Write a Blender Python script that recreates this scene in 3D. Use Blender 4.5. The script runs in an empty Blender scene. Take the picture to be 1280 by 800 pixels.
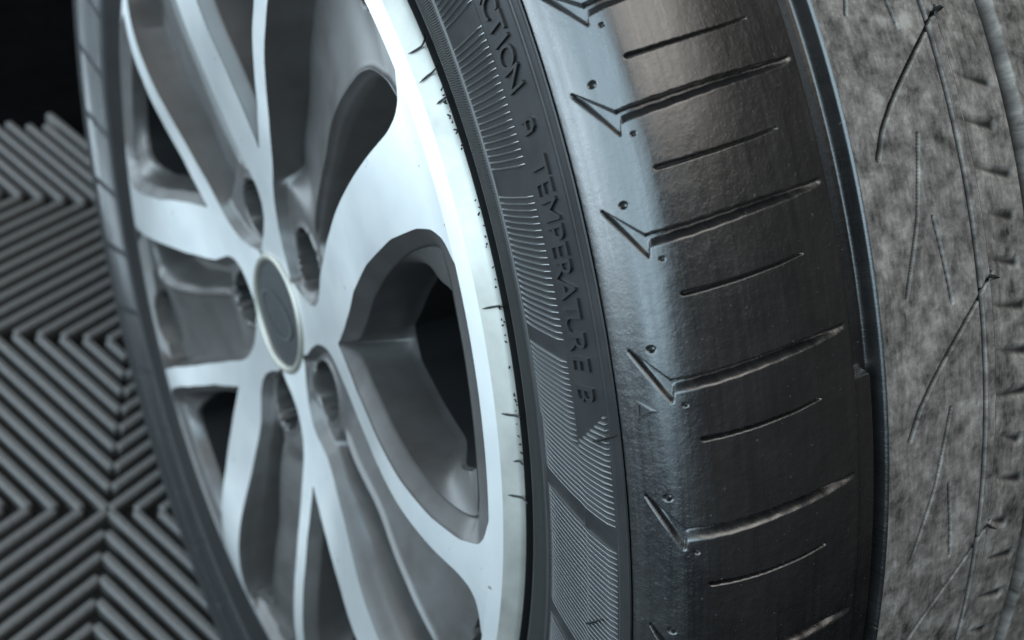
import bpy, bmesh, math, random
import numpy as np
from mathutils import Matrix, Vector
random.seed(7); RNG = np.random.default_rng(7)
sc = bpy.context.scene
COL = sc.collection

# ------------------------------------------------------------------ camera
cd = bpy.data.cameras.new('camera'); cam = bpy.data.objects.new('camera', cd); COL.objects.link(cam)
cr = Vector((0.48084, 0.83222, 0.27605)); cu = Vector((-0.73619, 0.21219, 0.64265)); cb = Vector((0.47625, -0.51224, 0.71470))
m = Matrix.Identity(4)
for i in range(3):
    m[i][0] = cr[i]; m[i][1] = cu[i]; m[i][2] = cb[i]
m[0][3], m[1][3], m[2][3] = 0.37311, -0.19456, 0.88907
cam.matrix_world = m
cd.sensor_width = 36; cd.lens = 36.01; cd.clip_start = .01; cd.clip_end = 200
cd.dof.use_dof = True; cd.dof.focus_distance = 0.345; cd.dof.aperture_fstop = 10.5; cd.dof.aperture_blades = 0
sc.camera = cam

# ------------------------------------------------------------------ world, lamps, exposure
w = bpy.data.worlds.new('World'); sc.world = w; w.use_nodes = True
bg = w.node_tree.nodes['Background']; bg.inputs[0].default_value = (1.0, .98, .96, 1); bg.inputs[1].default_value = .06
def area(name, loc, target, sx, sy, power, col):
    l = bpy.data.lights.new(name, 'AREA'); l.shape = 'RECTANGLE'; l.size = sx; l.size_y = sy; l.energy = power; l.color = col
    o = bpy.data.objects.new(name, l); COL.objects.link(o); o.location = loc
    o.rotation_euler = (Vector(target) - Vector(loc)).to_track_quat('-Z', 'Y').to_euler(); return o
area('door_daylight', (.20, -1.95, 1.65), (.15, 0, .65), 2.4, 2.6, 68, (.62, .85, 1.0))
area('low_fill', (-.95, -1.20, .34), (0, 0, .30), 2.6, .62, 28, (.72, .885, 1.0))  # added fill lamp, brightens the spoke faces and lower sidewall
area('overhead_fill', (.20, -.05, 2.5), (.2, .1, .6), 1.6, 1.2, 15, (1.0, .95, .88))  # added fill from above to light the dusty rib
sc.view_settings.view_transform = 'Standard'; sc.view_settings.look = 'None'
sc.view_settings.exposure = 0; sc.view_settings.gamma = 1; sc.view_settings.use_curve_mapping = False
sc.render.engine = 'CYCLES'; sc.cycles.use_denoising = True; sc.cycles.max_bounces = 8

# ------------------------------------------------------------------ materials
def mat(name):
    mt = bpy.data.materials.new(name); mt.use_nodes = True
    nt = mt.node_tree; return mt, nt, nt.nodes['Principled BSDF']
def N(nt, t, **kw):
    n = nt.nodes.new(t)
    for k, v in kw.items():
        if k[0] == 'i' and k[1:].isdigit(): n.inputs[int(k[1:])].default_value = v
        else: setattr(n, k, v)
    return n
def noise(nt, vec, scale, detail=4, rough=.6):
    n = N(nt, 'ShaderNodeTexNoise'); n.inputs['Scale'].default_value = scale; n.inputs['Detail'].default_value = detail; n.inputs['Roughness'].default_value = rough
    if vec is not None: nt.links.new(vec, n.inputs['Vector'])
    return n.outputs[0]
def ramp(nt, fac, stops):
    r = N(nt, 'ShaderNodeValToRGB'); cr_ = r.color_ramp
    while len(cr_.elements) < len(stops): cr_.elements.new(.5)
    for e, (p, c_) in zip(cr_.elements, stops):
        e.position = p; e.color = (c_, c_, c_, 1) if isinstance(c_, (int, float)) else (*c_, 1)
    nt.links.new(fac, r.inputs[0]); return r.outputs[0]
def bump(nt, bs, h, strength, dist, prev=None):
    b = N(nt, 'ShaderNodeBump'); b.inputs['Strength'].default_value = strength; b.inputs['Distance'].default_value = dist
    nt.links.new(h, b.inputs['Height'])
    if prev is not None: nt.links.new(prev, b.inputs['Normal'])
    nt.links.new(b.outputs[0], bs.inputs['Normal']); return b.outputs[0]
def math_(nt, op, a, b=None, c=None):
    n = N(nt, 'ShaderNodeMath', operation=op)
    for i, x in enumerate((a, b, c)):
        if x is None: continue
        if isinstance(x, (int, float)): n.inputs[i].default_value = x
        else: nt.links.new(x, n.inputs[i])
    return n.outputs[0]
def uvcoord(nt):   # tyre UV: x = arc in metres, y = profile length in metres
    n = N(nt, 'ShaderNodeUVMap'); n.uv_map = 'UVMap'; return n.outputs[0]
def scaled(nt, vec, s):
    n = N(nt, 'ShaderNodeMapping'); nt.links.new(vec, n.inputs[0]); n.inputs['Scale'].default_value = s; return n.outputs[0]
def objc(nt): return N(nt, 'ShaderNodeTexCoord').outputs['Object']

def make_rubber_gloss():
    mt, nt, b = mat('dressed_rubber'); v = uvcoord(nt)
    big = noise(nt, v, 60, 5, .65); fine = noise(nt, v, 900, 3, .6)
    streak = noise(nt, scaled(nt, v, (14, 420, 1)), 1, 4, .6)
    mid = noise(nt, v, 240, 4, .7)
    nt.links.new(ramp(nt, big, [(.3, (.008, .008, .009)), (.7, (.016, .015, .015))]), b.inputs['Base Color'])
    speck = ramp(nt, noise(nt, v, 620, 2, .5), [(.0, 0.), (.70, 0.), (.76, 1.)]); sm = N(nt, 'ShaderNodeMix', data_type='RGBA'); src = b.inputs['Base Color'].links[0].from_socket
    nt.links.new(speck, sm.inputs['Factor']); nt.links.new(src, sm.inputs[6]); sm.inputs[7].default_value = (.11, .105, .10, 1); nt.links.new(sm.outputs[2], b.inputs['Base Color'])
    rr = math_(nt, 'ADD', math_(nt, 'MULTIPLY', streak, .34), math_(nt, 'MULTIPLY', big, .20))
    nt.links.new(math_(nt, 'ADD', rr, .10), b.inputs['Roughness']); nt.links.new(math_(nt, 'ADD', math_(nt, 'MULTIPLY', rr, .9), .06), b.inputs['Coat Roughness'])
    b.inputs['Specular IOR Level'].default_value = .6; b.inputs['Coat Weight'].default_value = 1.0; b.inputs['Coat IOR'].default_value = 1.85; b.inputs['Coat Roughness'].default_value = .27
    p = bump(nt, b, streak, .16, .0007); p = bump(nt, b, big, .30, .0022, p)
    p = bump(nt, b, mid, .40, .0009, p)
    bump(nt, b, fine, .22, .0004, p)
    return mt
def make_rubber_side():
    mt, nt, b = mat('sidewall_rubber'); v = uvcoord(nt)
    big = noise(nt, v, 45, 4, .6); fine = noise(nt, v, 1100, 3, .6)
    nt.links.new(ramp(nt, big, [(.3, (.012, .0125, .0135)), (.7, (.022, .0225, .024))]), b.inputs['Base Color'])
    nt.links.new(math_(nt, 'ADD', math_(nt, 'MULTIPLY', big, .25), .34), b.inputs['Roughness'])
    b.inputs['Specular IOR Level'].default_value = .55; b.inputs['Coat Weight'].default_value = .4; b.inputs['Coat Roughness'].default_value = .42; b.inputs['Coat IOR'].default_value = 1.7
    # fine slanted hairlines on the bead band (u below 26 mm)
    sx = N(nt, 'ShaderNodeSeparateXYZ'); nt.links.new(v, sx.inputs[0])
    ph = math_(nt, 'ADD', math_(nt, 'MULTIPLY', sx.outputs[0], 2 * math.pi / .0013), math_(nt, 'MULTIPLY', sx.outputs[1], 2 * math.pi / .0022))
    band = ramp(nt, math_(nt, 'MULTIPLY', sx.outputs[1], 10.0), [(.0, 0.), (.05, 0.), (.07, 1.), (.245, 1.), (.255, 0.)])
    nt.links.new(math_(nt, 'ADD', math_(nt, 'MULTIPLY', band, .18), math_(nt, 'ADD', math_(nt, 'MULTIPLY', big, .25), .32)), b.inputs['Roughness'])
    nt.links.new(math_(nt, 'MULTIPLY', math_(nt, 'SUBTRACT', 1.0, band), .4), b.inputs['Coat Weight'])
    hl = math_(nt, 'MULTIPLY', math_(nt, 'SINE', ph), band)
    p = bump(nt, b, fine, .22, .0004)
    bump(nt, b, hl, 1.0, .0009, p)
    return mt
def make_rubber_dusty():
    mt, nt, b = mat('dusty_rubber'); v = uvcoord(nt)
    wn = N(nt, 'ShaderNodeTexNoise'); wn.inputs['Scale'].default_value = 40; nt.links.new(v, wn.inputs['Vector'])
    wv = N(nt, 'ShaderNodeVectorMath', operation='MULTIPLY_ADD'); nt.links.new(wn.outputs['Color'], wv.inputs[0]); wv.inputs[1].default_value = (.007, .007, 0); nt.links.new(v, wv.inputs[2])
    a = noise(nt, v, 48, 5, .65); s = noise(nt, scaled(nt, wv.outputs[0], (1.0, .8, 1)), 260, 6, .70); blot = noise(nt, wv.outputs[0], 120, 4, .6); fine = noise(nt, v, 1500, 2, .6)
    scr = noise(nt, scaled(nt, wv.outputs[0], (.25, 1.6, 1)), 420, 3, .6)
    mx = math_(nt, 'ADD', math_(nt, 'MULTIPLY', a, .34), math_(nt, 'MULTIPLY', s, .26)); mx = math_(nt, 'ADD', mx, math_(nt, 'MULTIPLY', blot, .28)); mx = math_(nt, 'ADD', mx, math_(nt, 'MULTIPLY', scr, .12))
    nt.links.new(ramp(nt, mx, [(.385, (.030, .0285, .027)), (.44, (.12, .113, .105)), (.52, (.28, .264, .247)), (.61, (.52, .495, .468))]), b.inputs['Base Color'])
    at = N(nt, 'ShaderNodeAttribute', attribute_name='groove_depth'); mixc = N(nt, 'ShaderNodeMix', data_type='RGBA'); src = b.inputs['Base Color'].links[0].from_socket
    nt.links.new(at.outputs['Fac'], mixc.inputs['Factor']); nt.links.new(src, mixc.inputs[6]); mixc.inputs[7].default_value = (.018, .0175, .017, 1); nt.links.new(mixc.outputs[2], b.inputs['Base Color'])
    b.inputs['Roughness'].default_value = .68; b.inputs['Specular IOR Level'].default_value = .3
    p = bump(nt, b, s, .25, .0006); bump(nt, b, fine, .3, .0004, p)
    return mt
def make_machined():
    mt, nt, b = mat('machined_aluminium'); o = objc(nt)
    sx = N(nt, 'ShaderNodeSeparateXYZ'); nt.links.new(o, sx.inputs[0])
    r2 = math_(nt, 'SQRT', math_(nt, 'ADD', math_(nt, 'POWER', sx.outputs[0], 2.), math_(nt, 'POWER', sx.outputs[2], 2.)))
    cx = N(nt, 'ShaderNodeCombineXYZ'); nt.links.new(r2, cx.inputs[0])
    rings = noise(nt, scaled(nt, cx.outputs[0], (3200, 1, 1)), 1, 3, .7)
    smear = noise(nt, o, 26, 4, .6)
    nt.links.new(ramp(nt, smear, [(.3, (.70, .715, .72)), (.7, (.79, .79, .78))]), b.inputs['Base Color'])
    speck = ramp(nt, noise(nt, o, 210, 3, .55), [(.0, 0.), (.715, 0.), (.75, .8)]); sm = N(nt, 'ShaderNodeMix', data_type='RGBA'); src = b.inputs['Base Color'].links[0].from_socket
    nt.links.new(speck, sm.inputs['Factor']); nt.links.new(src, sm.inputs[6]); sm.inputs[7].default_value = (.16, .12, .08, 1); nt.links.new(sm.outputs[2], b.inputs['Base Color'])
    b.inputs['Metallic'].default_value = .72
    nt.links.new(math_(nt, 'ADD', math_(nt, 'MULTIPLY', smear, .10), .50), b.inputs['Roughness'])
    b.inputs['Anisotropic'].default_value = .35
    tg = N(nt, 'ShaderNodeTangent', direction_type='RADIAL', axis='Y'); nt.links.new(tg.outputs[0], b.inputs['Tangent'])
    bump(nt, b, rings, .22, .00010)
    b.inputs['Coat Weight'].default_value = .35; b.inputs['Coat Roughness'].default_value = .12
    return mt
def make_paint():
    mt, nt, b = mat('grey_wheel_paint'); o = objc(nt)
    sp = noise(nt, o, 1800, 2, .5); dirt = noise(nt, o, 40, 5, .65)
    nt.links.new(ramp(nt, dirt, [(.30, (.130, .120, .114)), (.65, (.165, .158, .155))]), b.inputs['Base Color'])
    b.inputs['Metallic'].default_value = .6
    nt.links.new(math_(nt, 'ADD', math_(nt, 'MULTIPLY', dirt, .16), .40), b.inputs['Roughness'])
    b.inputs['Coat Weight'].default_value = .25; b.inputs['Coat Roughness'].default_value = .3
    bump(nt, b, sp, .12, .0002)
    return mt
def make_lip():
    return simple('lacquered_lip', (.56, .545, .50), .50, .6, .5, 35, .05, .0002)
def simple(name, col, rough, metal=0., spec=.5, nscale=None, nb=.2, nd=.0005):
    mt, nt, b = mat(name); b.inputs['Roughness'].default_value = rough; b.inputs['Metallic'].default_value = metal; b.inputs['Specular IOR Level'].default_value = spec
    if nscale:
        n = noise(nt, objc(nt), nscale, 4, .6)
        nt.links.new(ramp(nt, n, [(.3, tuple(x * .78 for x in col)), (.7, tuple(min(1, x * 1.18) for x in col))]), b.inputs['Base Color'])
        bump(nt, b, n, nb, nd)
    else: b.inputs['Base Color'].default_value = (*col, 1)
    return mt
M_GLOSS = make_rubber_gloss(); M_SIDE = make_rubber_side(); M_DUSTY = make_rubber_dusty(); M_MACH = make_machined(); M_PAINT = make_paint()
M_LIP = make_lip()
M_BARREL = simple('shaded_barrel_paint', (.03, .029, .028), .55, .2, .4, 60)  # darker than the barrel's silver paint; shade inside put into the colour
M_DARK = simple('cavity_shade_black', (.012, .012, .013), .6)  # near-black that stands in for shade in holes and the lip gap
M_CHROME = simple('chrome_trim', (.50, .48, .43), .5, .8)
M_BADGE = simple('dark_badge_plastic', (.045, .046, .048), .6, 0, .5, 300, .1)
M_BADGE2 = simple('badge_grey_print', (.10, .105, .11), .4)
M_RIDGE = simple('polished_rubber_ridge', (.045, .046, .048), .30, 0, 1.0); M_RIDGE.node_tree.nodes['Principled BSDF'].inputs['Coat Weight'].default_value = 1.0; M_RIDGE.node_tree.nodes['Principled BSDF'].inputs['Coat IOR'].default_value = 1.8; M_RIDGE.node_tree.nodes['Principled BSDF'].inputs['Coat Roughness'].default_value = .28
M_HAIR = simple('rubber_hair', (.010, .010, .010), .5)
M_TILE = simple('grey_floor_plastic', (.15, .141, .135), .42, 0, .5, 260, .3, .0006)
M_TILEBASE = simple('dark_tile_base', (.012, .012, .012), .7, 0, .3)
M_GROUND = simple('black_ground', (.004, .004, .0045), 1.0, 0, .0, 30)

# ------------------------------------------------------------------ helpers
def link(o, parent=None):
    COL.objects.link(o)
    if parent is not None: o.parent = parent
    return o
def grid_mesh(name, P, mats, closed_i=False, closed_j=False, uv=None, mat_idx=None, smooth=True, sharp=None, flip=False):
    """P: (ni, nj, 3) array -> quad mesh."""
    ni, nj = P.shape[:2]; me = bpy.data.meshes.new(name)
    ii = np.arange(ni if closed_i else ni - 1); jj = np.arange(nj if closed_j else nj - 1)
    I, J = np.meshgrid(ii, jj, indexing='ij'); I2 = (I + 1) % ni; J2 = (J + 1) % nj
    q = np.stack([I * nj + J, I2 * nj + J, I2 * nj + J2, I * nj + J2], -1).reshape(-1, 4)
    if flip: q = q[:, ::-1]
    me.vertices.add(ni * nj); me.vertices.foreach_set('co', P.reshape(-1, 3).astype(np.float32).ravel())
    me.loops.add(q.size); me.loops.foreach_set('vertex_index', q.ravel().astype(np.int32))
    me.polygons.add(len(q)); me.polygons.foreach_set('loop_start', np.arange(0, q.size, 4, dtype=np.int32))
    me.polygons.foreach_set('loop_total', np.full(len(q), 4, np.int32))
    me.polygons.foreach_set('use_smooth', np.full(len(q), smooth, bool))
    for mt in mats: me.materials.append(mt)
    if mat_idx is not None: me.polygons.foreach_set('material_index', mat_idx.astype(np.int32).ravel())
    if uv is not None:
        l = me.uv_layers.new(name='UVMap'); l.data.foreach_set('uv', uv.reshape(-1, 2)[q.ravel()].astype(np.float32).ravel())
    me.update(calc_edges=True); me.validate()
    if sharp is not None: me.set_sharp_from_angle(angle=math.radians(sharp))
    return me
def merge_mesh(name, parts, mats, sharp=None, uvs=None):
    """parts: list of (verts Nx3, faces list, material index)."""
    V = []; F = []; Mi = []; off = 0
    for v, f, mi in parts:
        V.append(np.asarray(v, float).reshape(-1, 3)); F += [tuple(int(a) + off for a in q) for q in f]; Mi += [mi] * len(f); off += len(V[-1])
    me = bpy.data.meshes.new(name); me.from_pydata(np.vstack(V).tolist(), [], F)
    for mt in mats: me.materials.append(mt)
    me.polygons.foreach_set('material_index', np.array(Mi, np.int32)); me.polygons.foreach_set('use_smooth', np.ones(len(F), bool))
    me.update()
    if sharp is not None: me.set_sharp_from_angle(angle=math.radians(sharp))
    return me
def gridpart(P, mi, ci=False, cj=False, flip=False):
    ni, nj = P.shape[:2]; f = []
    for i in range(ni if ci else ni - 1):
        for j in range(nj if cj else nj - 1):
            q = (i * nj + j, ((i + 1) % ni) * nj + j, ((i + 1) % ni) * nj + (j + 1) % nj, i * nj + (j + 1) % nj)
            f.append(q[::-1] if flip else q)
    return (P.reshape(-1, 3), f, mi)
def catmull(pts, n):
    p = np.asarray(pts, float); p = np.vstack([2 * p[0] - p[1], p, 2 * p[-1] - p[-2]])
    t = np.linspace(0, len(pts) - 1, n); i = np.minimum(t.astype(int), len(pts) - 2); u = (t - i)[:, None]
    a, b, c, d = p[i], p[i + 1], p[i + 2], p[i + 3]
    return .5 * (2 * b + (c - a) * u + (2 * a - 5 * b + 4 * c - d) * u ** 2 + (3 * b - a - 3 * c + d) * u ** 3)
def smooth(a, b, x): t = np.clip((x - a) / (b - a), 0, 1); return t * t * (3 - 2 * t)
# wheel-local coordinates: origin at the hub in the rim-flange plane, X right, Y inboard, Z up; z_out = -Y
def P3(r, th_deg, z_out):
    a = np.radians(th_deg); return np.stack(np.broadcast_arrays(r * np.cos(a), -np.asarray(z_out) , r * np.sin(a)), -1)

# ------------------------------------------------------------------ the floor
floor_z = 0.0
def sheet(name, x0, y0, x1, y1, z, mt):
    me = bpy.data.meshes.new(name); me.from_pydata([(x0, y0, z), (x1, y0, z), (x1, y1, z), (x0, y1, z)], [], [(0, 1, 2, 3)]); me.materials.append(mt)
    return me
floor = link(bpy.data.objects.new('floor', sheet('floor', -30, -30, 30, 30, -.020, M_GROUND)))
floor['kind'] = 'structure'; floor['label'] = 'black ground under and beyond the ribbed grey floor tiles'; floor['category'] = 'floor'
# lattice of 0.2 m quadrants; origin and axes of the tile joints in world metres
FA = math.radians(-68.2151); FO = np.array([-.1274, -.057])          # x, y(world) = -z_out
LU = np.array([math.cos(FA), -math.sin(FA)]); LV = np.array([-math.sin(FA), -math.cos(FA)])
def lat(u, v): return FO + (u * LU + v * LV) * .2
Q = .2; NR = 9; PITCH = 1.0 / NR
def edge_v(u):   # the mat is cut off here (far side)
    return max(-2.62, -2.63 - .80 * (u + .88)) if u < -.64 else (-2.56 if u > -.5 else -2.82 + (u + .64) * 1.86)
RIBW, RIBH = .0045, .0125
def rib_mesh(L):
    prof = [(-1, 0), (-.97, .66), (-.84, .90), (-.55, .985), (0, 1), (.55, .985), (.84, .90), (.97, .66), (1, 0)]
    st = [(0, .62, .70), (.0010, .88, .92), (.0026, .98, .99), (.005, 1, 1)]; xs = [(s, a, b) for s, a, b in st] + [(L - s, a, b) for s, a, b in st[::-1]]
    P = np.array([[(x - L / 2, y * RIBW * a, (h - 1) * RIBH + (b - 1) * RIBH * h) for y, h in prof] for x, a, b in xs])
    n = len(prof); pt = gridpart(P, 0, flip=True)
    caps = [tuple(range(n)), tuple((len(xs) - 1) * n + k for k in range(n))[::-1]]
    return merge_mesh('rib', [(pt[0], pt[1] + caps, 0)], [M_TILE], sharp=24)
rib_cache = {}
def rib_lines(qu, qv):
    """diagonal ribs of the quadrant [qu,qu+1]x[qv,qv+1] -> segments in lattice units"""
    back = (qu + qv) % 2 == 0            # direction (1,1), else (1,-1)
    for k in range(-NR + 1, NR):
        o = k * PITCH; a0, a1 = max(0, -o), min(1, 1 - o)
        ins = .003
        s = np.array([a0 + ins, a0 + ins + o]); e = np.array([a1 - ins, a1 - ins + o])
        if e[0] - s[0] < .05: continue
        if not back: s[1] = 1 - s[1]; e[1] = 1 - e[1]
        yield np.array([qu, qv]) + s, np.array([qu, qv]) + e
def clip_rib(s, e):
    n = 120; t = np.linspace(0, 1, n); ok = [tt for tt in t if (s + (e - s) * tt)[1] > edge_v((s + (e - s) * tt)[0])]
    if not ok: return None
    if len(ok) == n: return s, e
    return s + (e - s) * ok[0], s + (e - s) * ok[-1]
for tu in (-5, -3, -1, 1, 3):
    for tv in (-3, -1, 1, 3):
        single = tu in (-3, -1) and tv in (-3, -1)
        v0 = tv if tv > -3 else -2.55
        c0 = [lat(tu, v0), lat(tu + 2, v0), lat(tu + 2, tv + 2), lat(tu, tv + 2)]
        if np.cross(c0[1] - c0[0], c0[2] - c0[0]) < 0: c0 = c0[::-1]
        gap = .001; ctr = sum(c0) / 4; c0 = [ctr + (p - ctr) * (1 - gap / .4) for p in c0]
        me = bpy.data.meshes.new('floor_tile')
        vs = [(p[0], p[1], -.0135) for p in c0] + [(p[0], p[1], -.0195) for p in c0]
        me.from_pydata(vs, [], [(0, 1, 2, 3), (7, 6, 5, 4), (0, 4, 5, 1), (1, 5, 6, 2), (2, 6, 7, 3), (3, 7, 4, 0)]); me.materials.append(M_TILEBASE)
        t = link(bpy.data.objects.new('floor_tile', me), floor)
        joined = []
        for qu in (tu, tu + 1):
            for qv in (tv, tv + 1):
                for s, e in rib_lines(qu, qv):
                    if tv == -3:
                        r_ = clip_rib(s, e)
                        if r_ is None: continue
                        s, e = r_
                    a, b = lat(*s), lat(*e); L = round(float(np.linalg.norm(b - a)), 4)
                    if L < .012: continue
                    mid = (a + b) / 2; ang = math.atan2(*(b - a)[::-1])
                    if single:
                        if L not in rib_cache: rib_cache[L] = rib_mesh(L)
                        o = bpy.data.objects.new('rib', rib_cache[L]); o.location = (mid[0], mid[1], 0); o.rotation_euler = (0, 0, ang); link(o, t)
                    else:
                        d = (b - a) / L; n = np.array([-d[1], d[0]])
                        pr = [(-1, -1), (-.7, -.12), (0, 0), (.7, -.12), (1, -1)]
                        Pq = np.array([[(*(q_ + n * y * RIBW), h * RIBH) for y, h in pr] for q_ in (a, b)])
                        joined.append(gridpart(Pq, 0, flip=True))
        if joined:
            o = link(bpy.data.objects.new('rib_field', merge_mesh('rib_field', joined, [M_TILE], sharp=50)), t); o['kind'] = 'stuff'

# ------------------------------------------------------------------ the wheel
HUB = Vector((0, 0, .40)); BASE = Vector((0, .1236, 0))
wheel = bpy.data.objects.new('car_wheel', None); COL.objects.link(wheel); wheel.location = BASE; wheel.empty_display_size = .1
wheel['label'] = 'silver and grey alloy car wheel with black low-profile tyre standing on ribbed tiles'; wheel['category'] = 'wheel'
def part(name, me, parent=wheel):
    o = bpy.data.objects.new(name, me); COL.objects.link(o); o.parent = parent
    if parent is wheel: o.location = HUB - BASE
    return o

# ---- tyre profile (z_out, r), with running length u in millimetres
half = [(-.012, .2862), (-.006, .2866), (-.001, .2888), (.0042, .3005), (.0078, .311), (.0115, .335), (.0128, .350), (.0135, .360), (.0139, .3667), (.0125, .3725), (.0095, .380), (.004, .3868), (-.004, .3915), (-.015, .3955), (-.03, .3985), (-.05, .4002), (-.0645, .4008), (-.09, .4012), (-.1216, .4015)]
MIDZ = -.1236
prof = half + [(2 * MIDZ - z, r) for z, r in half[::-1]]
pz = np.array([p[0] for p in prof]); pr_ = np.array([p[1] for p in prof])
seg = np.hypot(np.diff(pz), np.diff(pr_)) * 1000; ucum = np.r_[0, np.cumsum(seg)]
ucum = ucum - ucum[8] + 82.0                     # u = 82 at the sharp sidewall edge
cm = catmull(np.c_[pz, pr_], (len(prof) - 1) * 40 + 1); ucm = np.interp(np.arange(len(cm)) / 40, np.arange(len(prof)), ucum)
def surf(u): return np.interp(u, ucm, cm[:, 0]), np.interp(u, ucm, cm[:, 1])
def surfn(u):
    z1, r1 = surf(u - .6); z2, r2 = surf(u + .6); t = np.stack([z2 - z1, r2 - r1], -1); t /= np.linalg.norm(t, axis=-1, keepdims=True) + 1e-12
    return -t[..., 1] * -1, -t[..., 0]      # (nz, nr): outward
def tyre_pt(th, u, h):
    """point at angle th (deg), profile length u (mm), height h (mm) above the carcass surface"""
    z, r = surf(u); nz, nr = surfn(u); return P3(r + nr * h / 1000, th, z + nz * h / 1000)
UEND = ucum[-1]
# ---- tread relief: depth (mm) as a function of angle and u
PITCHES = [84.2, 78.6, 73.0, 67.8, 62.9, 58.02, 52.58, 46.15, 39.2, 32.3, 25.9, 19.8]
a_ = 19.8
while a_ > 84.2 - 360 + 8: a_ -= 5.9; PITCHES.append(a_)
def seg_dist(X, U, x0, u0, x1, u1):
    dx, du = x1 - x0, u1 - u0; t = np.clip(((X - x0) * dx + (U - u0) * du) / (dx * dx + du * du), 0, 1)
    return np.hypot(X - x0 - t * dx, U - u0 - t * du), t
MM = math.radians(1) * 400.0     # millimetres of tread per degree
def carve(D, TH, UU, pts, width, depth, edge=.32, w_end=None, d_end=None):
    """cut a channel along pts [(deg,u)...] into D"""
    tv, uv_ = TH[:, 0], UU[0]; p = np.array(pts, float); mg = 4
    i0, i1 = np.searchsorted(tv, p[:, 0].min() - mg / MM), np.searchsorted(tv, p[:, 0].max() + mg / MM)
    j0, j1 = np.searchsorted(uv_, p[:, 1].min() - mg), np.searchsorted(uv_, p[:, 1].max() + mg)
    if i1 <= i0 or j1 <= j0: return
    X = TH[i0:i1, j0:j1] * MM; U = UU[i0:i1, j0:j1]; best = np.full(X.shape, 0.0)
    n = len(p) - 1
    for k in range(n):
        d, t = seg_dist(X, U, p[k, 0] * MM, p[k, 1], p[k + 1, 0] * MM, p[k + 1, 1]); f = (k + t) / n
        wd = width if w_end is None else width + (w_end - width) * f
        dp = depth if d_end is None else depth + (d_end - depth) * f
        best = np.maximum(best, dp * smooth(wd / 2 + edge, wd / 2 - edge, d))
    D[i0:i1, j0:j1] = np.minimum(D[i0:i1, j0:j1], -best)
def poly_pocket(D, TH, UU, pts, depth, edge=.35):
    tv, uv_ = TH[:, 0], UU[0]; p = np.array(pts, float); mg = 3
    i0, i1 = np.searchsorted(tv, p[:, 0].min() - mg / MM), np.searchsorted(tv, p[:, 0].max() + mg / MM)
    j0, j1 = np.searchsorted(uv_, p[:, 1].min() - mg), np.searchsorted(uv_, p[:, 1].max() + mg)
    if i1 <= i0 or j1 <= j0: return
    X = TH[i0:i1, j0:j1] * MM; U = UU[i0:i1, j0:j1]; sd = np.full(X.shape, -1e9); n = len(p); q = p * [MM, 1]
    area2 = sum(q[k, 0] * q[(k + 1) % n, 1] - q[(k + 1) % n, 0] * q[k, 1] for k in range(n)); s = 1 if area2 > 0 else -1
    for k in range(n):
        a, b = q[k], q[(k + 1) % n]; d = (b - a) / np.linalg.norm(b - a); nx, nu = d[1] * s, -d[0] * s
        sd = np.maximum(sd, (X - a[0]) * nx + (U - a[1]) * nu)
    dd = depth * smooth(edge, -edge, sd); D[i0:i1, j0:j1] = np.minimum(D[i0:i1, j0:j1], -dd)
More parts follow.
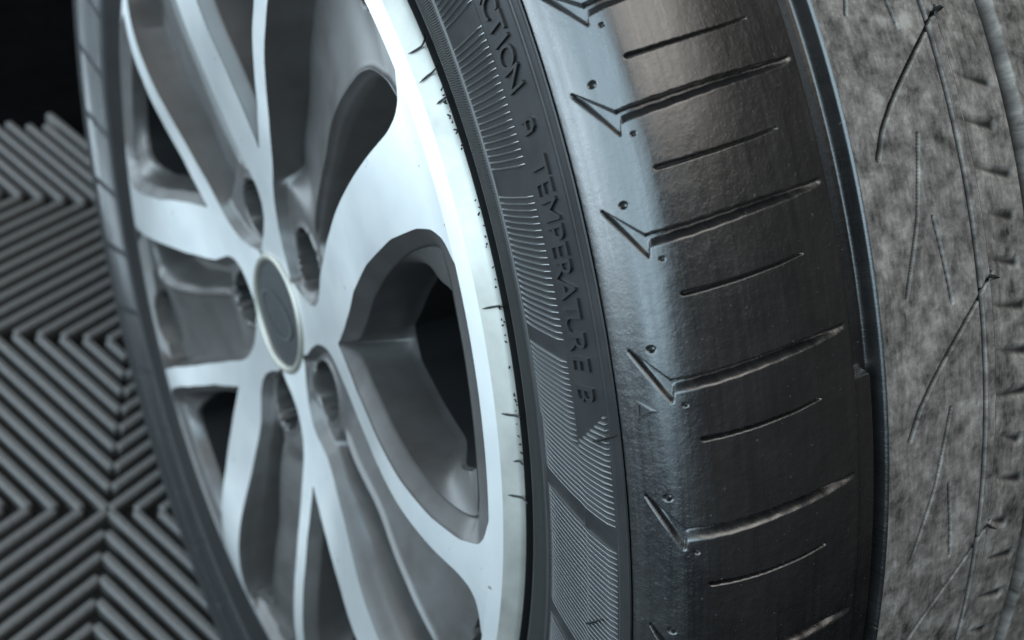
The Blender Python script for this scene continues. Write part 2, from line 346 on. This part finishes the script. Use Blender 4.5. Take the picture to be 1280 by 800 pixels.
def tread_depth(TH, UU):
    D = np.zeros(TH.shape)
    jig = RNG
    for a in PITCHES:
        for sh in (0, -360):
            b = a + sh
            j = lambda s=.08: float(RNG.uniform(-s, s))
            # chevron pocket at the shoulder, then the lateral groove and the sipe between grooves
            poly_pocket(D, TH, UU, [(b + 2.15 + j(), 89.2), (b + 1.35, 89.0), (b - 1.0 + j(), 100.6), (b - .15, 101.8), (b + .05, 100.2)], 2.6, .4)
            i0, i1 = np.searchsorted(TH[:, 0], b - 2.2), np.searchsorted(TH[:, 0], b + 1.6)
            if i1 > i0:
                Tl, Ul = TH[i0:i1], UU[i0:i1]; tc = np.interp(Ul, [100, 115, 132, 148, 162], [b + .02, b + .18, b + .42, b + .62, b + .80])
                sd_ = (tc - Tl) * MM + .25 * np.sin(Ul * .9 + b) * .3; wd_ = np.interp(Ul, [100, 120, 150, 162], [4.8, 4.4, 3.4, 2.4]); dp_ = np.interp(Ul, [100, 112, 145, 152, 161], [2.4, 3.4, 3.0, 2.0, .5])
                gr = dp_ * smooth(-.15, .35, sd_) * (1 - smooth(.28 * wd_, wd_, sd_)) * smooth(99.8, 100.8, Ul) * smooth(162, 160.5, Ul)
                D[i0:i1] = np.minimum(D[i0:i1], -gr)
            s0 = b - 2.75
            carve(D, TH, UU, [(s0 - .02, 108.7), (s0 + .03, 116), (s0 + .15, 127), (s0 + .33, 139), (s0 + .55, 149)], 1.2, 3.0, .28, .40, 1.6)
            carve(D, TH, UU, [(b + 1.45, 96.4), (b + 1.452, 96.5)], 1.9, 2.2, .35)
            carve(D, TH, UU, [(b - 1.15, 104.2), (b - 1.148, 104.3)], 1.1, 1.4, .3)
    # first circumferential groove, its shallow wear bar below 44 degrees
    g1 = smooth(163.6, 164.8, UU) * smooth(178.2, 176.8, UU); bar = smooth(44.6, 44.2, TH) * smooth(-30, -29, TH) * smooth(175, 172.5, UU)
    D = np.minimum(D, -g1 * (7.0 - 5.6 * bar))
    # narrow groove, wide groove, mirrored inner groove
    D = np.minimum(D, -smooth(225.9, 226.6, UU) * smooth(228.6, 227.9, UU) * 4.0)
    D = np.minimum(D, -smooth(259.5, 261.5, UU) * smooth(268.0, 267.2, UU) * 5.5)
    D = np.minimum(D, -smooth(300, 301, UU) * smooth(311, 310, UU) * 6)
    for k in range(-22, 6):
        o = k * 13.2
        carve(D, TH, UU, [(40.43 + o, 189.3), (41.7 + o, 194.0), (42.78 + o, 200.2), (45.3 + o, 219), (46.3 + o, 227.5), (47.15 + o, 236.7)], 1.5, 3.0, .45, .9, 3.4)
        carve(D, TH, UU, [(41.24 + o, 209.5), (37.6 + o, 202), (33.98 + o, 192)], .85, 2.6, .42)
        carve(D, TH, UU, [(37.31 + o, 209), (33.1 + o, 212.8)], .8, 2.4, .42)
    b = 57.0
    while b > -300:
        for st in (0, 2.35):
            carve(D, TH, UU, [(b - st, 238 + float(RNG.uniform(-2, 3))), (b - st - .5 + float(RNG.uniform(-.2, .2)), 252 + float(RNG.uniform(-4, 4)))], float(RNG.uniform(.8, 1.6)), float(RNG.uniform(.5, 1.0)), 1.5, 3.2, 1.2)
        b -= 4.55 + float(RNG.uniform(-.25, .25))
    # fine relief: slightly uneven rubber
    return D
def theta_samples(step_fine, lo, hi, step_coarse):
    return np.r_[np.arange(hi - 360, lo, step_coarse), np.arange(lo, hi, step_fine)]
TH = theta_samples(.036, 21, 69, .55)
def tread_part(name, u0, u1, du, mt):
    uu = np.arange(u0, u1 + du * .5, du); T, U = np.meshgrid(TH, uu, indexing='ij'); D = tread_depth(T, U)
    P = tyre_pt(T, U, D); uv = np.stack([T * MM / 1000, U / 1000], -1)
    mi = None; mats = [mt]; att = smooth(.25, 1.3, -D)
    me = grid_mesh(name, P, mats, closed_i=True, uv=uv)
    if mt is M_DUSTY:                      # base colour goes to near-black with groove depth
        at = me.attributes.new('groove_depth', 'FLOAT', 'POINT'); at.data.foreach_set('value', att.astype(np.float32).ravel())
    return part(name, me)
shoulder = tread_part('shoulder_rib', 82.0, 178.4, .42, M_GLOSS)
centre = tread_part('center_rib', 178.4, 227.4, .36, M_DUSTY)
inner = tread_part('inner_rib', 227.4, 266.9, .45, M_DUSTY)
TH_KEEP = TH; TH = np.arange(-180, 180, .5)
inner2 = tread_part('inner_shoulder', 266.9, 2 * 234.8 - 82 + 2, 1.5, M_DUSTY)
uu = np.linspace(2 * 234.8 - 80, UEND, 40); T, U = np.meshgrid(np.arange(-180, 180, 1.0), uu, indexing='ij')
inner_side = part('inner_sidewall', grid_mesh('inner_sidewall', tyre_pt(T, U, 0 * T), [M_SIDE], closed_i=True, uv=np.stack([T * MM / 1000, U / 1000], -1)))
TH = TH_KEEP

# ---- outer sidewall
ths = theta_samples(.2, 20, 75, .6); uu = np.r_[np.linspace(ucum[0], 26.4, 40), np.arange(26.8, 82.01, .4)]
T, U = np.meshgrid(ths, uu, indexing='ij')
h = .35 * smooth(26.6, 27.4, U) * smooth(82, 81, U)              # ridge field sits a little proud of the bead band
h += -.55 * smooth(27.6, 28.4, U) * smooth(55.2, 54.4, U)
h += .30 * smooth(75.2, 76.0, U) - .18 * np.exp(-((U - 77.0) / .35) ** 2) + .55 * np.exp(-((U - 81.6) / .45) ** 2)
P = tyre_pt(T, U, h)
side = part('tyre_sidewall', grid_mesh('tyre_sidewall', P, [M_SIDE], closed_i=True, uv=np.stack([T * MM / 1000, U / 1000], -1), sharp=60))
# ---- the moulded ridges
def ridge_top(th):                      # where the ridges stop towards the tread
    if 44.2 < th < 75: return 54.3
    if 42.2 <= th <= 44.2: return None
    return 74.6
segs = [(76.2, 68.2, 19), (67.0, 58.5, 20), (57.1, 48.7, 22), (47.8, 39.3, 26), (38.1, 29.3, 27), (28.1, 19.9, 26)]
b = 18.8
while b > 77.5 - 360 + 9: segs.append((b, b - 8.4, 24)); b -= 9.45
rp = []
for s0, s1, n in segs:
    for k in range(n):
        t0 = s0 + (s1 - s0) * (k + .5) / n; pw = abs(s1 - s0) / n * MM * .82
        def path(t): return t0 - 1.25 * (1 - (1 - t) ** 2)
        vis = 24 < t0 < 72; ns = 12 if vis else 5
        if 42.0 < t0 - .9 < 45.2: u1 = 54.3 + 20.3 * min(1, max(0, (44.9 - (t0 - .9)) / .1)) if False else None
        else: u1 = 74.6 if t0 - 1.2 < 42.0 or t0 > 76.5 else 54.3
        ranges = []
        if u1 is None:
            tt = t0 - 1.2                                   # the pointed end of the lettering band
            cut = 55 + (tt - 42.0) / 2.3 * 20
            ranges = [(28.4, 54.3)]
            if cut < 73: ranges.append((max(55.0, cut), 74.6)) if False else None
            if tt < 44.3: ranges.append((min(73.5, 55 + (44.3 - tt) * 0 + max(0, (tt - 42.1)) / 2.2 * 19), 74.6))
        else: ranges = [(28.4, u1)]
        for ua, ub in ranges:
            if ub - ua < 1: continue
            us = np.linspace(ua, ub, ns); th = np.array([path((x - 28.4) / 46.2) for x in us])
            wd = pw * .21 * (np.interp(us, [28.4, 75], [.83, 1.0])); hh = np.full(ns, 1.0); hh[0] = hh[-1] = .05
            hb = np.where(us < 54.9, -.32, .25) - .02
            rows = []
            for off_, hk in ((-1, 0), (-.55, .8), (0, 1), (.55, .8), (1, 0)):
                rows.append(tyre_pt(th + off_ * wd / (MM * .82), us, hb + hh * hk))
            rp.append(gridpart(np.array(rows), 0))
ridges = part('sidewall_ridges', merge_mesh('sidewall_ridges', rp, [M_RIDGE]), side); ridges['kind'] = 'stuff'

# ---- lettering, one raised letter each
def letter_mesh(ch):
    cu_ = bpy.data.curves.new('letter', 'FONT'); cu_.body = ch; cu_.size = 1.0; cu_.extrude = 0; cu_.align_x = 'CENTER'; cu_.resolution_u = 4
    o = bpy.data.objects.new('letter', cu_); COL.objects.link(o); dg = bpy.context.evaluated_depsgraph_get(); dg.update()
    me = bpy.data.meshes.new_from_object(o.evaluated_get(dg)); bpy.data.objects.remove(o); bpy.data.curves.remove(cu_)
    return me
def square_a():
    bm = bmesh.new()
    outer = [(-.32, 0), (-.32, .55), (-.16, .72), (.16, .72), (.32, .55), (.32, 0), (.19, 0), (.19, .22), (-.19, .22), (-.19, 0)]
    hole = [(-.19, .34), (-.19, .52), (-.10, .60), (.10, .60), (.19, .52), (.19, .34)]
    vo = [bm.verts.new((x, y, 0)) for x, y in outer]; vh = [bm.verts.new((x, y, 0)) for x, y in hole]
    es = [bm.edges.new((a, b)) for a, b in zip(vo, vo[1:] + vo[:1])] + [bm.edges.new((a, b)) for a, b in zip(vh, vh[1:] + vh[:1])]
    bmesh.ops.triangle_fill(bm, use_beauty=True, edges=es); me = bpy.data.meshes.new('letter'); bm.to_mesh(me); bm.free(); return me
LET = [('T', 69.25), ('R', 68.2), ('A', 67.1), ('C', 66.0), ('T', 64.85), ('I', 63.95), ('O', 63.05), ('N', 61.85), ('sqA', 59.3), ('T', 57.1), ('E', 56.05), ('M', 54.85), ('P', 53.65), ('E', 52.75), ('R', 51.75), ('A', 50.7), ('T', 49.7), ('U', 48.8), ('R', 47.85), ('E', 46.75), ('B', 45.1)]
for ch, th0 in LET:
    me = square_a() if ch == 'sqA' else letter_mesh(ch)
    bm = bmesh.new(); bm.from_mesh(me); bpy.data.meshes.remove(me)
    bmesh.ops.remove_doubles(bm, verts=bm.verts, dist=1e-4)
    r_ = bmesh.ops.extrude_face_region(bm, geom=bm.faces[:]); top = [v for v in r_['geom'] if isinstance(v, bmesh.types.BMVert)]
    ts = set(top); hgt = 7.4 if ch == 'sqA' else 10.2
    xs = [v.co.x for v in bm.verts]; ys = [v.co.y for v in bm.verts]; cx = (min(xs) + max(xs)) / 2; y0 = min(ys); sy = hgt / (max(ys) - y0)
    for v in bm.verts:
        X = (v.co.x - cx) * sy * .74; U_ = (61.3 if ch == 'sqA' else 59.6) + (v.co.y - y0) * sy
        H_ = 1.35 if v in ts else -.3
        p = tyre_pt(np.array(th0 - X / (MM * .87)), np.array(U_), np.array(H_)); v.co = Vector(p.tolist())
    bmesh.ops.recalc_face_normals(bm, faces=bm.faces)
    me = bpy.data.meshes.new('letter'); bm.to_mesh(me); bm.free(); me.materials.append(M_SIDE)
    part('letter', me, side)
# wear-mark triangle on the shoulder
pts = [(45.32, 89.2), (44.80, 96.2), (44.32, 88.9)]
vs = [tyre_pt(np.array(t), np.array(u), np.array(h_)).tolist() for h_ in (-.2, .55) for t, u in pts]
ci = np.mean(pts, 0); vs += [tyre_pt(np.array(ci[0] + (t - ci[0]) * .55), np.array(ci[1] + (u - ci[1]) * .55), np.array(h_)).tolist() for h_ in (.55, .15) for t, u in pts]
fs = [(k, (k + 1) % 3, 3 + (k + 1) % 3, 3 + k) for k in range(3)] + [(3 + k, 3 + (k + 1) % 3, 6 + (k + 1) % 3, 6 + k) for k in range(3)] + [(6 + k, 6 + (k + 1) % 3, 9 + (k + 1) % 3, 9 + k) for k in range(3)] + [(9, 10, 11)]
me = bpy.data.meshes.new('wear_mark'); me.from_pydata(vs, [], fs); me.materials.append(M_GLOSS); me.uv_layers.new(name='UVMap')
part('wear_mark', me, shoulder)

# ---- rubber hairs left by the mould
def tube(pts, rad, n=6):
    pts = np.asarray(pts, float); rows = []
    for i, p in enumerate(pts):
        t = pts[min(i + 1, len(pts) - 1)] - pts[max(i - 1, 0)]; t = t / np.linalg.norm(t); a = np.cross(t, [.3, -.8, .5]); a /= np.linalg.norm(a); b_ = np.cross(t, a)
        rr = rad * (1 if i < len(pts) - 1 else .35)
        rows.append([p + rr * (math.cos(x) * a + math.sin(x) * b_) for x in np.linspace(0, 2 * math.pi, n, endpoint=False)])
    return merge_mesh('rubber_hair', [gridpart(np.array(rows), 0, cj=True)], [M_HAIR])
def rim_hair(th, r0, r1, bend):
    t = np.linspace(0, 1, 7); r = r0 + (r1 - r0) * t
    zz = np.interp(r, [.270, .276, .284, .288, .295], [.0062, .0045, .0002, .0005, .0040]) + .0006
    part('rubber_hair', tube(P3(r, th + bend * np.sin(t * 3), zz), .00042), side)

# ------------------------------------------------------------------ rim
TH0 = 42.6628      # centre of one twin spoke
zr_r = [.030, .0363, .070, .10, .14, .18, .20, .22, .245, .268, .276]; zr_z = [-.0105, -.0103, -.0085, -.0045, .0035, .0113, .0132, .0138, .0112, .0066, .0046]
def ZF(r): return np.interp(r, np.linspace(.03, .276, 200), SM)
_rr = np.linspace(.03, .276, 200); SM = np.convolve(np.pad(np.interp(_rr, zr_r, zr_z), 12, mode='edge'), np.ones(25) / 25, 'valid')
def curve(tab): t = np.array(tab); return lambda r: np.interp(r, np.linspace(t[0, 0], t[-1, 0], 300), _cv(t))
def _cv(t):
    x = np.linspace(t[0, 0], t[-1, 0], 300); y = np.interp(x, t[:, 0], t[:, 1]); k = 7
    return np.convolve(np.pad(y, k // 2, mode='edge'), np.ones(k) / k, 'valid')
ccw_out = curve([(.037, 36), (.042, 31), (.050, 18), (.060, 11), (.070, 9.5), (.080, 11.5), (.088, 15), (.098, 18.5), (.11, 20), (.14, 22), (.17, 22.7), (.2, 23.3), (.23, 23.9), (.25, 24.2), (.258, 24.8), (.264, 26), (.268, 28.5)])
ccw_in = curve([(.108, -1.6), (.12, 1.5), (.14, 5.8), (.17, 10.8), (.2, 13.6), (.23, 15), (.25, 14.9), (.259, 14.3), (.265, 13), (.268, 10.5)])
cw_in = curve([(.108, -2.4), (.12, -5.4), (.14, -9.5), (.17, -12.7), (.2, -15), (.23, -16.1), (.25, -16.1), (.262, -15.2), (.266, -13.8), (.268, -11.5)])
cw_out = curve([(.037, -36), (.042, -31), (.050, -18), (.060, -11), (.070, -8.5), (.080, -8.0), (.09, -9.2), (.1, -11.3), (.11, -12.9), (.14, -16), (.17, -17.9), (.2, -19.4), (.23, -20.1), (.25, -20.3), (.258, -20.9), (.264, -22.5), (.268, -26)])
def strip(r, a0, a1, nt, off=0.0):
    t = np.linspace(0, 1, nt); A = a0[:, None] + (a1 - a0)[:, None] * t; R_ = np.repeat(r[:, None], nt, 1); return P3(R_, TH0 + A, ZF(R_) + off)
def face_parts():
    out = []
    r = np.linspace(.0365, .108, 40); out.append(gridpart(strip(r, cw_out(r), ccw_out(r), 14), 0))
    r = np.r_[np.linspace(.108, .25, 60), np.linspace(.252, .268, 16)]
    out.append(gridpart(strip(r, ccw_in(r), ccw_out(r), 10), 0)); out.append(gridpart(strip(r, cw_out(r), cw_in(r), 7), 0))
    # the window between the two arms: bevel, funnel, hole
    ra = np.r_[np.linspace(.1085, .25, 44), np.linspace(.253, .268, 12)]
    n_r = 30; ring_a = np.linspace(cw_in(np.array(.268)), ccw_in(np.array(.268)), n_r)[1:-1]
    R0 = np.r_[ra, np.full(n_r - 2, .268), ra[::-1]]; A0 = np.r_[cw_in(ra), ring_a, ccw_in(ra[::-1])]
    xy = np.stack([R0 * np.cos(np.radians(A0)), R0 * np.sin(np.radians(A0))], -1); n = len(xy)
    tn = np.roll(xy, -3, 0) - np.roll(xy, 3, 0); tn[:3] = xy[3:6] - xy[:3]; nrm = np.stack([-tn[:, 1], tn[:, 0]], -1); nrm /= np.linalg.norm(nrm, axis=1, keepdims=True)
    C = np.array([.205 * math.cos(math.radians(-1.5)), .205 * math.sin(math.radians(-1.5))])
    flip = np.sign(((C - xy) * nrm).sum(1)); nrm *= flip[:, None]
    ringw = smooth(.252, .268, R0); ringw = np.convolve(np.pad(ringw, 6, mode='edge'), np.ones(13) / 13, 'valid')
    bw = .0065 * (1 - ringw) + .0150 * ringw; bw *= smooth(.106, .125, R0) * .85 + .15
    L1 = xy + nrm * bw[:, None]
    for _ in range(6):
        L1[1:-1] = .25 * L1[:-2] + .5 * L1[1:-1] + .25 * L1[2:]
    o1 = -.0068 * (smooth(.106, .125, R0) * .75 + .25)
    hp = [(.190, 11.6), (.163, 10.9), (.142, 6.), (.136, -.6), (.1435, -7.5), (.162, -11), (.178, -12), (.196, -11.8), (.225, -11.6), (.246, -9.5), (.249, 0), (.246, 8), (.225, 11.2)]
    hx = np.array([[a * math.cos(math.radians(b)), a * math.sin(math.radians(b))] for a, b in hp]) - C
    hphi = np.arctan2(hx[:, 1], hx[:, 0]); hr = np.hypot(hx[:, 0], hx[:, 1]); k = np.argsort(hphi); hphi, hr = hphi[k], hr[k]
    hphi = np.r_[hphi - 2 * np.pi, hphi, hphi + 2 * np.pi]; hr = np.r_[hr, hr, hr]
    d1 = L1 - C; phi = np.arctan2(d1[:, 1], d1[:, 0]); dist = np.hypot(d1[:, 0], d1[:, 1])
    rho = np.interp(phi, hphi, hr)
    for _ in range(3): rho = np.convolve(np.pad(rho, 2, mode='wrap'), np.ones(5) / 5, 'valid')
    rho = np.minimum(rho, dist * .965)
    L2 = C + np.stack([np.cos(phi), np.sin(phi)], -1) * rho[:, None]
    rr2 = np.hypot(L2[:, 0], L2[:, 1]); o2 = -.034 + .020 * smooth(.195, .240, rr2)
    loops = []
    def addl(xyv, off, zref=None):
        rr = np.hypot(xyv[:, 0], xyv[:, 1]); aa = np.degrees(np.arctan2(xyv[:, 1], xyv[:, 0])); loops.append(P3(rr, TH0 + aa, ZF(rr if zref is None else zref) + off))
    def lerp(t): addl(L1 + (L2 - L1) * t, o1 + (o2 - o1) * t)
    addl(xy, 0 * o1); addl(xy + (L1 - xy) * .10, o1 * .22); addl(xy + (L1 - xy) * .9, o1 * .93)
    addl(L1 + (L2 - L1) * .015, o1 - .0022)
    for t in (.05, .09, .25, .5, .75, .94, 1.0): lerp(t)
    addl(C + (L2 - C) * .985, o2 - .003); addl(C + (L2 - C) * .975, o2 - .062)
    out.append(gridpart(np.array(loops[:-1]), 1, cj=True)); out.append(gridpart(np.array(loops[-2:]), 2, cj=True))  # hole wall coloured black to stand for shade
    return out
spoke_me = merge_mesh('twin_spoke', face_parts(), [M_MACH, M_PAINT, M_DARK], sharp=38)

def web_mesh():
    r = np.r_[np.linspace(.0405, .25, 110), np.linspace(.2512, .268, 18)]
    nl, nr_ = 40, 34
    s_ = np.r_[np.linspace(0, .97, nl), np.array([.985, 1.0])]; s2 = np.r_[np.array([.03]), np.linspace(.06, 1, nr_)]
    a0 = cw_out(r); a1 = ccw_out(r) - 72
    ar = np.interp(r, [.04, .10, .15, .20, .235, .246, .252, .256], [-40, -38.5, -36.5, -37, -38.5, -40.5, -44, -46.5]); ar = np.convolve(np.pad(ar, 3, mode='edge'), np.ones(7) / 7, 'valid')
    ar = np.clip(ar, a1 + .35, a0 - 1)
    A = np.concatenate([a0[:, None] + (ar - a0)[:, None] * s_, ar[:, None] + (a1 - ar)[:, None] * s2], 1)
    R_ = np.repeat(r[:, None], A.shape[1], 1); left = np.zeros(A.shape, bool); left[:, :len(s_)] = True
    k = np.pi / 180 * R_; D0 = (a0[:, None] - A) * k; D1 = (A - a1[:, None]) * k; DR = (A - ar[:, None]) * k; WL = (a0 - ar)[:, None] * k
    bev = lambda d: -.0070 * np.clip(d / .0060, 0, 1)
    q = np.clip(D0 / np.maximum(WL, 1e-4), 0, 1)
    pan = -.0185 * smooth(0, .0022, D0) + .0122 * q ** .9 - .0020 * np.sin(np.pi * q)
    pan = pan + .0012 * np.exp(-((DR - .0008) / .0012) ** 2)
    dn = -DR
    slope = np.maximum(-.0065 - np.minimum(dn, .0035) * .9 - np.maximum(dn - .0035, 0) * 4.5, -.036)
    right = np.maximum(bev(D1) - np.clip((D1 - .006) / .005, 0, 1) * .029, -.036)
    off = np.where(left, pan, np.maximum(slope, right))
    off = off - .0048 * smooth(.11, .17, R_) * smooth(.266, .24, R_) * smooth(0, .002, D0) * smooth(0, .006, D1)
    hubf = smooth(.106, .090, R_)
    base = np.maximum(-np.minimum(np.clip(D0 / .006, 0, 1), np.clip(D1 / .006, 0, 1)) * .0065, -.0065)
    off = off * (1 - hubf) + base * hubf
    bx = R_ * np.cos(np.radians(A)) - .0670 * math.cos(math.radians(-39)); by = R_ * np.sin(np.radians(A)) - .0670 * math.sin(math.radians(-39))
    bd = np.hypot(bx, by); off = off - .036 * smooth(.0180, .0162, bd) + .0016 * np.exp(-((bd - .0195) / .0014) ** 2) * hubf
    hx = (R_ - .2555) / .0085; hy = (A + 30.0) / 5.0; hole = np.hypot(hx, hy); off = np.minimum(off, -.050 * smooth(1.1, .9, hole))
    fr = np.clip((.268 - R_) / .007, 0, 1); off = np.where(hole < 1.1, off, np.maximum(off, -.0070 * fr - .06 * np.clip((.261 - R_) / .004, 0, 1)))
    off = np.where(R_ < .0415, 0, off)
    mi = np.where((bd < .0166) | (hole < .95), 1, 0)  # bolt and web holes get the black shade colour
    P = P3(R_, TH0 + A, ZF(R_) + off); v, f, _ = gridpart(P, 0, flip=True)
    me = merge_mesh('spoke_web', [(v, f, 0)], [M_PAINT, M_DARK], sharp=40)
    me.polygons.foreach_set('material_index', mi[:-1, :-1].astype(np.int32).ravel())
    return me
web_me = web_mesh()
def lathe(pts, n=240): 
    a = np.linspace(0, 360, n, endpoint=False); p = np.array(pts); return P3(p[None, :, 0] + 0 * a[:, None], a[:, None] + 0 * p[None, :, 0], p[None, :, 1] + 0 * a[:, None])
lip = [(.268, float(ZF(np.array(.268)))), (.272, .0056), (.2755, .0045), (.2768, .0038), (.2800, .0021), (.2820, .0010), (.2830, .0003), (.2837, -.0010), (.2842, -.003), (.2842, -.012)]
barrel = [(.2683, .004), (.2675, -.004), (.262, -.012), (.254, -.020), (.250, -.05), (.238, -.09), (.238, -.19), (.250, -.215), (.262, -.232), (.284, -.240), (.284, -.247)]
rim_me = merge_mesh('rim', [gridpart(lathe(lip[:3]), 0, ci=True), gridpart(lathe(lip[2:8]), 2, ci=True), gridpart(lathe(lip[7:]), 3, ci=True), gridpart(lathe(barrel, 120), 1, ci=True, flip=False)], [M_MACH, M_BARREL, M_LIP, M_DARK], sharp=45)  # lip's outer wall coloured black as the shaded gap at the tyre
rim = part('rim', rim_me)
for k in range(5):
    for nm, me_ in (('twin_spoke', spoke_me), ('spoke_web', web_me)):
        o = bpy.data.objects.new(nm, me_); COL.objects.link(o); o.parent = rim; o.rotation_euler = (0, math.radians(72 * k), 0)
# hub shell behind the spokes
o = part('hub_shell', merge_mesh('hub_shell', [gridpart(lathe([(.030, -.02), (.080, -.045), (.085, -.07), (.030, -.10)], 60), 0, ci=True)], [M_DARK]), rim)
# centre cap
capz = -.0098
ring = [(.0385, capz - .004), (.0382, capz + .0004), (.0372, capz + .0016), (.0358, capz + .0020), (.0344, capz + .0014), (.0336, capz + .0000), (.0334, capz - .003)]
cap = part('center_cap', merge_mesh('center_cap', [gridpart(lathe(ring, 96), 0, ci=True)], [M_CHROME]))
disc = [(.0335, capz - .0008), (.024, capz + .0002), (.014, capz + .0009), (.005, capz + .0012), (.0005, capz + .0012)]
badge = part('badge', merge_mesh('badge', [gridpart(lathe(disc, 72), 0, ci=True)], [M_BADGE]), cap)
ov = []
for a in np.linspace(0, 2 * math.pi, 64, endpoint=False):
    ca_, sa_ = math.cos(a), math.sin(a)
    ov.append([(sx_ * ca_ * .024, sx_ * sa_ * .013) for sx_ in (1.0, .93)])
ang0 = math.radians(20)
OV = np.array([[(x * math.cos(ang0) - y * math.sin(ang0), -(capz + .0016), x * math.sin(ang0) + y * math.cos(ang0)) for x, y in row] for row in ov])
part('badge_outline', merge_mesh('badge_outline', [gridpart(OV, 0, ci=True)], [M_BADGE2]), cap)

# hairs across the rim edge and on the sidewall
for th, r0, r1, bd in [(78.6, .2905, .2775, .25), (70.9, .2895, .2775, -.2), (68.2, .289, .2775, .15), (65.9, .2865, .281, .1), (49.6, .288, .2775, .05), (41.1, .289, .2785, -.1), (37.1, .286, .2815, .1), (34.0, .2895, .2785, .05)]:
    rim_hair(th, r0, r1, bd)
for (t0, u0), (t1, u1) in [((42.66, 66.8), (43.43, 80.2)), ((30.71, 56.1), (32.25, 68.2))]:
    t = np.linspace(0, 1, 6); part('rubber_hair', tube(tyre_pt(t0 + (t1 - t0) * t, u0 + (u1 - u0) * t, 1.0 + .25 * np.sin(t * 6)), .0004), side)
# small crumbs caught along the bead
for k in range(46):
    th = random.uniform(38, 67); n = random.randint(3, 4); r0 = random.uniform(.2845, .2868); t = np.linspace(0, 1, n)
    part('rubber_hair', tube(P3(r0 + t * random.uniform(.0004, .0022), th + t * random.uniform(-.18, .18), .0012 + t * random.uniform(0, .0012)), random.uniform(.00025, .00042), 5), side)
